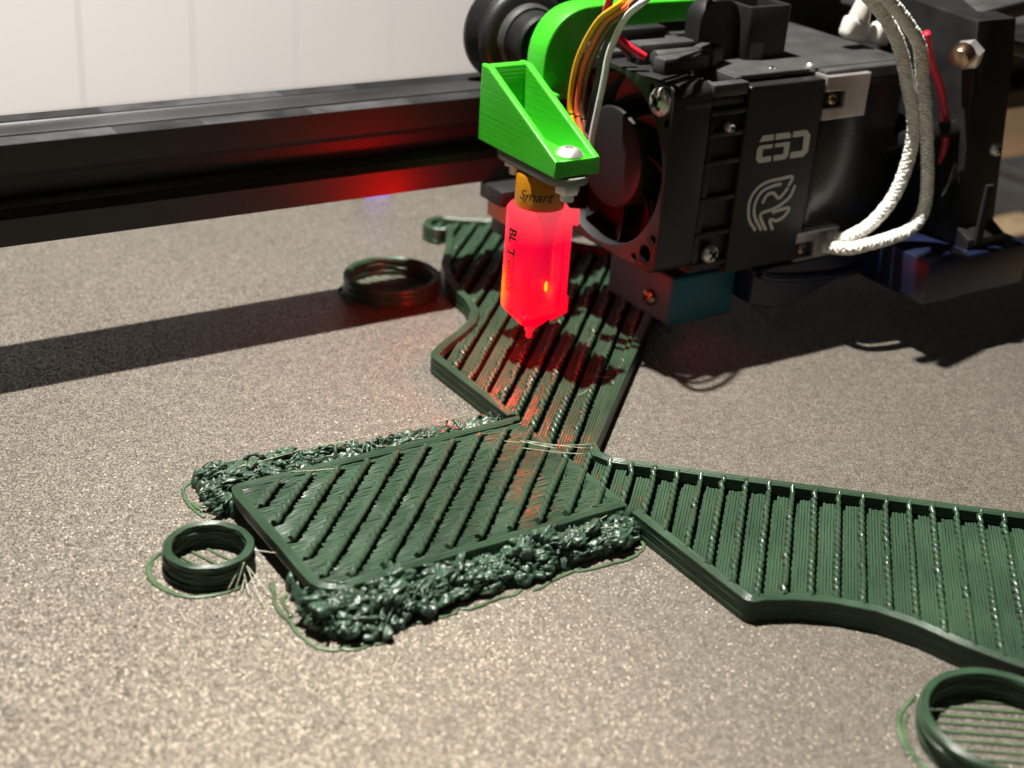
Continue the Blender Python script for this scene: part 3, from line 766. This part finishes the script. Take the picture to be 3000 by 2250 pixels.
wire('probe_wire', 'brown probe wire beside the orange one', [(203.3, -31.7, 90.5), (184.5, -41.5, 84.8), (175.1, -44.6, 79.0), (175.1, -37.7, 74.0), (175.1, -32.7, 66.7), (175.1, -30.7, 60.5), (175.1, -30.6, 53.7), (175.1, -33.2, 49.1)], 0.62, M_bro, grp)
wire('probe_wire', 'black probe wire behind the white one', [(203.3, -28.1, 90.5), (184.6, -43.0, 85.5), (175.3, -46.1, 81.1), (175.3, -40.2, 76.0), (175.3, -35.9, 68.6), (175.3, -34.6, 62.2), (175.3, -32.6, 51.3), (175.3, -32.6, 48.8)], 0.62, M_blk, grp)
wire('probe_wire', 'white probe wire in front of the fan', [(203.3, -29.6, 90.5), (183.5, -45.8, 85.3), (174.2, -48.9, 81.3), (174.2, -43.1, 76.5), (174.2, -39.2, 69.2), (174.2, -38.0, 62.4), (174.2, -36.0, 51.2), (174.2, -35.8, 48.5)], 0.7, M_whi, grp)
wire('fan_wire', 'red wire looping over the lime arm into the fan top', [(178.4, -35.8, 86.3), (178.4, -32.2, 78.0), (178.8, -30.9, 73.9), (180.4, -32.1, 70.8), (183.5, -33.9, 68.1), (186.7, -35.2, 66.2)], 0.82, M_red, None)
wire('fan_wire', 'black wire crossing the lime arm behind the coloured wires', [(180.4, -44.1, 88.4), (180.4, -36.3, 80.1), (180.4, -31.7, 75.5), (181.5, -30.1, 70.3), (186.7, -31.7, 64.6)], 0.72, M_blk, None)

# ------------------------------------------------------------------ extruder head
ex = thing('extruder_head', 'black extruder with side fan, lettered cover and blue silicone sock', 'extruder', (205, -35, 10))
fan = MB()
cyf, czf = -34.0, 45.0
def fan_holes():
    hs = []
    for sy in (-1, 1):
        for sz in (-1, 1):
            hs.append(circ(sy*16.2, sz*16.2, 1.75, 16)); hs.append(circ(sy*12.6, sz*18.2, .8, 10)); hs.append(circ(sy*18.3, sz*12.4, .8, 10))
    return hs
fr = MB().flat([rrect(-20, 20, -20, 20, 2.6), circ(0, 0, 18.7, 56)]+fan_holes(), 10, frame((180, cyf, czf), (0, 1, 0), (0, 0, 1)), .3)
fanf = fr.build('fan', M_plast, ex, angle=30)
MB().lathe((180.9, cyf, czf), (1, 0, 0), [(0, .01), (0, 9.9), (.25, 10.6), (1.2, 11.0), (7.0, 11.0)], 48).build('hub', M_hub, fanf)
MB().cyl((187.4, cyf, czf), (189.4, cyf, czf), 18.9, n=48).build('back_grille', M_dark, fanf)
for k in range(9):
    a = 2*math.pi*k/9
    mb = MB(); vs = []
    for i in range(6):
        r = 10.6+7.6*i/5; aa = a+.28*i/5
        for dx, da in ((2.0, 0), (6.8, .42), (7.1, .45), (2.3, .03)):
            vs.append((180+dx, cyf+r*math.cos(aa+da), czf+r*math.sin(aa+da)))
    fs = []
    for i in range(5):
        for q in range(4): fs.append((i*4+q, i*4+(q+1) % 4, i*4+4+(q+1) % 4, i*4+4+q))
    fs += [(3, 2, 1, 0), (20, 21, 22, 23)]
    mb.add(vs, fs).build('blade', M_slot, fanf)
def xscrew(x, y, z, r, parent, m=M_steel, d=(-1, 0, 0)):
    mb = MB().lathe((x, y, z), d, [(-.2, r), (.45, r), (1.0, r*.86), (1.45, r*.5), (1.5, r*.34), (.7, r*.30), (.7, .01)], 28)
    s_ = mb.build('screw', m, parent)
    dv = Vector(d); u = dv.orthogonal().normalized(); v_ = dv.cross(u)
    c = Vector((x, y, z))+dv*1.2
    mk = MB()
    for a, b_ in ((u, v_), (v_, u)):
        q = [c+a*(sx*r*.62)+b_*(sy*r*.13)+dv*sz*.35 for sx in (-1, 1) for sy in (-1, 1) for sz in (-1, 1)]
        mk.add(q, [(0,1,3,2),(4,6,7,5),(0,4,5,1),(2,3,7,6),(0,2,6,4),(1,5,7,3)])
    mk.build('drive_recess', M_dark, s_)
    return s_
xscrew(179.8, cyf-16.2, czf+16.2, 2.9, fanf)
MB().cyl((190.2, -50.2, 60.6), (199.5, -50.2, 60.6), 2.9, n=28, bev=.3).build('standoff', M_grey, ex)
MB().cyl((183, -50.4, 61.0), (190, -50.4, 61.0), 3.7, n=32, bev=.4).build('fan_boss', M_plast, ex)
# finned heat-sink between fan and cover
sk = MB().box(190.1, 199.5, -53.0, -15, 23.6, 62, .3).build('heat_sink', M_slot, ex)
for z in (25.0, 31.9, 39.6, 47.6, 53.6, 58.2):
    MB().box(190.2, 199.8, -54.0, -16, z, z+1.2, .2).build('fin', M_plate, ex)
MB().box(190.15, 191.8, -53.8, -52.6, 24, 57, .2).build('corner_post', M_plate, ex)
MB().box(190.1, 199.6, -53.9, -51.2, 62.0, 64.6, .3).build('top_bar', M_grey, ex)
MB().box(190.1, 192.0, -51.2, -16, 62.0, 64.6, .3).build('top_bar', M_grey, ex)
MB().box(198.0, 199.9, -51.2, -16, 62.2, 64.9, .3).build('top_bar', M_grey, ex)
xscrew(195.3, -53.9, 55.6, 1.1, ex, M_steel, (0, -1, 0))
xscrew(194.6, -54.0, 28.0, 2.0, ex, M_steel, (0, -1, 0))
# lettered cover
cov = MB().flat([rrect(199.6, 221.0, 22.6, 63.6, .8)], 3.0, frame((0, -51.2, 0), (1, 0, 0), (0, 0, 1)), .3).build('cover', M_plate, ex)
MB().box(199.8, 220.8, -51.1, -16, 60.2, 63.0, .3).build('cover_top', M_grey, ex)
MB().box(199.9, 220.9, -51.1, -14, 22.8, 60.1, .3).build('gearbox', M_plate, ex)
FL = frame((203.9, -54.28, 46.9), (1, 0, 0), (-.03, 0, 1))
def zface(m): return m
E_ = [[(.35, 4.75), (1.2, 6.1), (4.35, 6.1), (4.35, 4.75)], [(0, .9), (0, 3.2), (.6, 3.9), (4.3, 3.9), (4.3, 3.0), (1.6, 3.0), (1.6, 1.25), (4.3, 1.25), (4.3, 0), (.9, 0)],
      [(4.85, 4.75), (4.85, 6.1), (8.6, 6.1), (9.2, 5.5), (9.2, 4.75)], [(5.0, 3.9), (9.2, 3.9), (9.2, .8), (8.4, 0), (5.0, 0), (5.0, 1.25), (7.7, 1.25), (7.7, 3.0), (5.0, 3.0)],
      [(9.8, 6.1), (13.6, 6.1), (14.9, 4.9), (14.9, 1.1), (13.7, 0), (9.8, 0), (9.8, 1.45), (13.1, 1.45), (13.1, 4.75), (9.8, 4.75)]]
for q in E_:
    MB().flat([[(x*1.0, y*.98) for x, y in q]], .06, FL).build('lettering', M_print, cov)
em = [[(206.8, 31.6), (204.5, 34.4), (203.8, 38.2), (205.2, 40.9), (208.0, 42.3), (211.9, 42.6), (215.4, 42.6), (214.6, 40.6)],
      [(208.5, 31.4), (205.9, 35.0), (205.6, 38.0), (207.0, 40.3), (209.9, 41.2), (212.4, 41.4)],
      [(209.9, 31.2), (207.6, 35.0), (210.8, 35.8), (213.4, 36.7), (215.6, 38.2), (216.6, 40.6)],
      [(207.7, 37.6), (208.6, 39.3), (210.4, 39.6), (211.5, 38.7), (212.6, 38.3), (214.6, 40.3)],
      [(211.9, 31.0), (210.6, 33.4), (212.8, 33.0), (214.8, 33.8), (215.9, 35.4), (213.8, 35.5), (211, 35.1)]]
for q in em:
    P = smooth_path([(x, -54.3, z) for x, z in q], 6)
    mb = MB(); vs = []; fs = []
    for i, p in enumerate(P):
        t = (P[min(i+1, len(P)-1)]-P[max(i-1, 0)]).normalized(); n = Vector((-t.z, 0, t.x))*.36
        vs += [p+n, p-n, p-n+Vector((0, .06, 0)), p+n+Vector((0, .06, 0))]
    for i in range(len(P)-1):
        for k in range(4): fs.append((i*4+k, i*4+(k+1) % 4, i*4+4+(k+1) % 4, i*4+4+k))
    mb.add(vs, fs).build('emblem_stroke', M_print, cov)
# motor
mot = MB().box(221.1, 249, -52.6, -11, 22, 63.2, 3.2, 4).build('motor', M_motor, ex)
for z0, z1, sx in ((54.4, 63.9, 0), (20.3, 29.0, -1.6)):
    ol = [(221.2+sx, z0), (234.2+sx, z0), (234.2+sx, z1), (221.2+sx, z1), (221.2+sx, z0+6.2), (227.2+sx, z0+6.2), (227.2+sx, z0+2.6), (221.2+sx, z0+2.6)]
    cr_ = MB().flat([ol], 12, frame((0, -42.4, 0), (1, 0, 0), (0, 0, 1)), .25).build('motor_corner', M_silver, mot, angle=30)
    MB().box(221.3+sx, 227.1+sx, -53.4, -42.6, z0+2.65, z0+6.15).build('notch', M_dark, mot)
    xscrew(223.9+sx, -53.2, z0+4.4, 1.35, mot, M_copper, (0, -1, 0))
MB().box(199.9, 249.5, -50, -12, 63.7, 64.9, .4).build('top_plate', M_grey, ex)
MB().box(222, 247, -53.0, -50, 62.2, 64.8, .5).build('top_lip', M_grey, ex)
# heater block in its blue sock and the nozzle
sock = MB().box(188.8, 207.2, -50.2, -27.5, 10.3, 21.8, .9, 3).build('silicone_sock', M_sock, ex)
MB().lathe((196, -38, 0), (0, 0, 1), [(7.4, .5), (7.6, .9), (9.2, 2.6), (10.4, 3.2)], 20).build('nozzle', mat('brass', (.5, .33, .12), .35, metal=1), ex)
xscrew(188.7, -43.5, 15.0, 1.9, ex, M_copper, (-1, 0, 0))
MB().cyl((196, -38, 21.6), (196, -38, 26), 4, n=20).build('heat_break', M_steel, ex)
# part cooling duct under the motor
out = [(207.6, 22.3), (207.6, 14.6), (213, 12.4), (220.5, 11.8), (225, 13.2), (231, 15.2), (237, 16.8), (243, 17.3), (249, 15.4), (256, 13.4), (256, 22.3)]
duct = MB().flat([out], 18, frame((0, -37, 0), (1, 0, 0), (0, 0, 1)), .35).build('air_duct', M_navy, ex, angle=40)
MB().tube(smooth_path([(209, -55.2, 21.4), (214.5, -55.4, 19.6), (228, -55.5, 17.9), (238, -55.5, 17.6), (245, -55.4, 19.0), (247.6, -55.2, 20.9)], 8), 1.0, 10).build('duct_lip', M_navy, duct)
# latch tower, lever and idler details on top of the gearbox
tw = MB().flat([rrect(-6, 6, -5.4, 5.4, 1.0), list(reversed(rrect(-4.6, 4.6, -4.0, 4.0, .6)))], 13.2, frame((216, -34.6, 62.9), (1, 0, 0), (0, 1, 0)), .25).build('latch_tower', M_plast, ex, angle=30)
MB().box(211.5, 220.5, -38.5, -30.5, 63, 72).build('tower_core', M_dark, tw)
MB().box(211.3, 214.9, -40.12, -40.0, 63.4, 68.4).build('tower_label', mat('faded_label', (.10, .092, .088), .6), tw)
MB().flat([rrect(-5.5, 5.5, 0, 15, 4.4, 7)], 5, frame((204.6, -32, 62.5), (1, 0, 0), (0, 0, 1)), .4).build('lever', M_plast, ex, angle=35)
MB().box(181, 206, -30, -17, 64.5, 66.6, .5).build('idler_plate', M_grey, ex)
MB().box(183.5, 197, -44.5, -41, 64.9, 68.2, .5, rot=Matrix.Rotation(.12, 3, 'Z')).build('idler_arm', M_grey, ex)
MB().box(184, 199, -36.5, -32, 64.6, 69.2, .6).build('idler_block', M_grey, ex)
MB().box(197, 203, -42, -37, 64.8, 68.8, .5, rot=Matrix.Rotation(.5, 3, 'Z')).build('idler_block', M_grey, ex)
MB().box(184.5, 196.5, -29.4, -26, 66.6, 70.8, .5).build('idler_block', M_plast, ex)
MB().cyl((186, -39, 66.8), (198.5, -39, 66.8), 1.7, n=20, bev=.3).build('tension_screw', M_grey, ex)
MB().cyl((180.4, -17.2, 62.5), (189.8, -17.2, 62.5), 3.4, n=26, bev=.4).build('fan_boss', M_plast, ex)
xscrew(211.8, -47, 63.5, 1.7, ex, M_steel, (0, 0, 1))
xscrew(220.6, -49.2, 64.4, 1.1, ex, M_steel, (0, 0, 1))

MB().box(176.5, 179.6, -23.5, -21, 22.0, 25.6, .3).build('sensor_plug', M_whitep, ex)
MB().box(176.8, 179.4, -23.5, -21, 26.2, 29.0, .3).build('sensor_plug', M_whitep, ex)
place(ex, (210.1, -29.2, 6.9), 1.025)
# ------------------------------------------------------------------ loose cables on the head
def braid(name, label, pts, r, group):
    P = smooth_path(pts, 16); t = thing(name, label, 'cable', tuple(P[-1]), group)
    # braided sleeve: two families of helical strands over a core
    MB().tube(P, r*.86, 14).build('core', M_braid, t, angle=180)
    acc = [0]
    for a, c in zip(P, P[1:]): acc.append(acc[-1]+(c-a).length)
    mb = MB()
    fr_ = []
    for i, p in enumerate(P):
        tt = (P[min(i+1, len(P)-1)]-P[max(i-1, 0)]).normalized(); u = tt.cross(Vector((0, 1, .2))).normalized(); fr_.append((p, u, tt.cross(u)))
    def at(s_):
        for i in range(len(acc)-1):
            if acc[i+1] >= s_: break
        f = (s_-acc[i])/(acc[i+1]-acc[i]+1e-9)
        return [fr_[i][k]*(1-f)+fr_[i+1][k]*f for k in range(3)]
    N = int(acc[-1]/.42)
    for d in (-1, 1):
        for k in range(5):
            pts_ = []
            for i in range(N+1):
                p, u, v_ = at(acc[-1]*i/N); g = d*(acc[-1]*i/N)*2*math.pi/5.2+2*math.pi*k/5
                rr = r*.93+.10*math.sin(i*1.57+d*1.57)
                pts_.append(p+u*math.cos(g)*rr+v_*math.sin(g)*rr)
            mb.tube(pts_, .40, 5)
    mb.build('weave', M_braid, t, angle=180)
    return t
braid('braided_cable', 'white braided cable hanging in front of the motor and bending under it', [(223, -60, 85), (229.1, -60, 80.7), (235.9, -60, 75.5), (241.0, -60, 70.4), (244.4, -60, 62.1), (247.6, -60, 54.2), (250.6, -60, 45), (252.8, -60, 36.8), (252.9, -60, 31.1), (249.6, -60, 27.6), (243, -60, 26.4), (237, -59.4, 25.6), (232.6, -57.5, 24.6), (231.5, -52, 23.4)], 1.22, 'white braided cables')
braid('braided_cable', 'second white braided cable, swinging away behind the first above the duct', [(221, -57, 84), (228, -57.4, 79.5), (233.6, -57.6, 74.5), (238.2, -57.6, 69.0), (242.6, -57.6, 61), (246.6, -57.6, 53.0), (247.8, -57.4, 47), (247.4, -57, 40), (245.6, -56.4, 34), (241, -55.6, 28.6), (235.5, -54.6, 26.0), (233.6, -51, 24.5)], 1.25, 'white braided cables')
wire('power_wire', 'thick crimson wire bowing out behind the braided cable', [(247, -56, 72), (250.5, -56, 65.4), (255.0, -56, 59.5), (258.6, -56, 52.6), (260.8, -56, 46), (262, -55, 40)], .95, M_red)

# ------------------------------------------------------------------ tall bracket at the motor's end
bk = thing('end_bracket', 'tall black bracket with a dark blue foot at the motor end', 'bracket', (268, -56, 12))
MB().flat([[(-68, 14), (-68, 26), (-64, 28), (-60, 62), (-58, 74), (-30, 76), (-30, 14)]], 13, frame((261, 0, 0), (0, 1, 0), (0, 0, 1)), .5).build('upright', M_plast, bk, angle=30)
MB().box(246.5, 281, -70.4, -46, 13.2, 23.6, .8).build('foot', M_navy, bk)
MB().box(263.0, 265.4, -68.4, -67.6, 25, 39).build('slot', M_dark, bk)
MB().box(251.4, 262, -60, -40, 44, 47.4, .6, rot=Matrix.Rotation(-.5, 3, 'X')).build('shelf', M_plast, bk)
for i in range(3):
    MB().tube(smooth_path([(258+i*1.3, -62, 43-i*.6), (257.4+i*1.1, -62, 38), (254.8+i, -62, 33.6-i)], 6), .35, 6).build('cable_tie_tail', M_blk, bk)
xscrew(268, -64.3, 46, 1.6, bk, M_steel, (0, -1, 0))
MB().box(263, 304, -46, -14, 69.4, 72.6, .6, rot=Matrix.Rotation(.25, 3, 'Y'), piv=(262, -34, 70)).build('top_shroud', M_grey, bk)
MB().box(262, 300, -52, -20, 72, 76, .8, rot=Matrix.Rotation(-.12, 3, 'Y')).build('top_shroud', M_grey, bk)
tm = thing('terminal_screw', 'shiny coppery terminal screw on the dark bracket top', 'screw', (258, -59, 67))
MB().cyl((257.2, -59.5, 66.6), (260.2, -58.5, 67.6), 3.3, n=6, bev=.5).build('head', M_steel, tm)
MB().cyl((254.0, -60.4, 66.6), (257.0, -59.4, 67.8), 2.3, 2.7, n=20, bev=.5).build('shank', M_copper, tm)
def plug(label, c, s_):
    t = thing('cable_plug', label, 'plug', c, 'white cable plugs behind the braided cable')
    x, y, z = c
    MB().box(x-s_, x+s_, y-2, y+2, z, z+5.2, 1.4, 3, rot=Matrix.Rotation(.25, 3, 'Y')).build('shell', M_whitep, t)
    MB().cyl((x+.8, y, z+4.6), (x+1.8, y, z+9.4), s_*.72, s_*.5, n=18, bev=.4).build('boot', M_whitep, t)
    return t
plug('wider crumpled white plug behind the braided cable', (250.5, -32, 64.9), 3.6)
plug('narrower white plug touching the braided cable', (258.2, -33, 63.4), 2.7)

# ------------------------------------------------------------------ clutter on the desk beyond the bed
for (x, y, l, wd, h, mname, lab) in ((420, 10, 60, 90, 14, M_tan, 'blurred tan box on the desk beyond the bed edge'), (520, 60, 90, 60, 22, M_grey, 'blurred dark box on the desk behind the tan one')):
    t = thing('storage_box', lab, 'box', (x, y, -52))
    MB().box(x-l/2, x+l/2, y-wd/2, y+wd/2, -52, -52+h, 1).build('body', mname, t)
    MB().box(x-l/2-1, x+l/2+1, y-wd/2-1, y+wd/2+1, -52+h, -52+h+5, 1).build('lid', mname, t)

for o in bpy.data.objects:
    if '_b' in o: del o['_b']
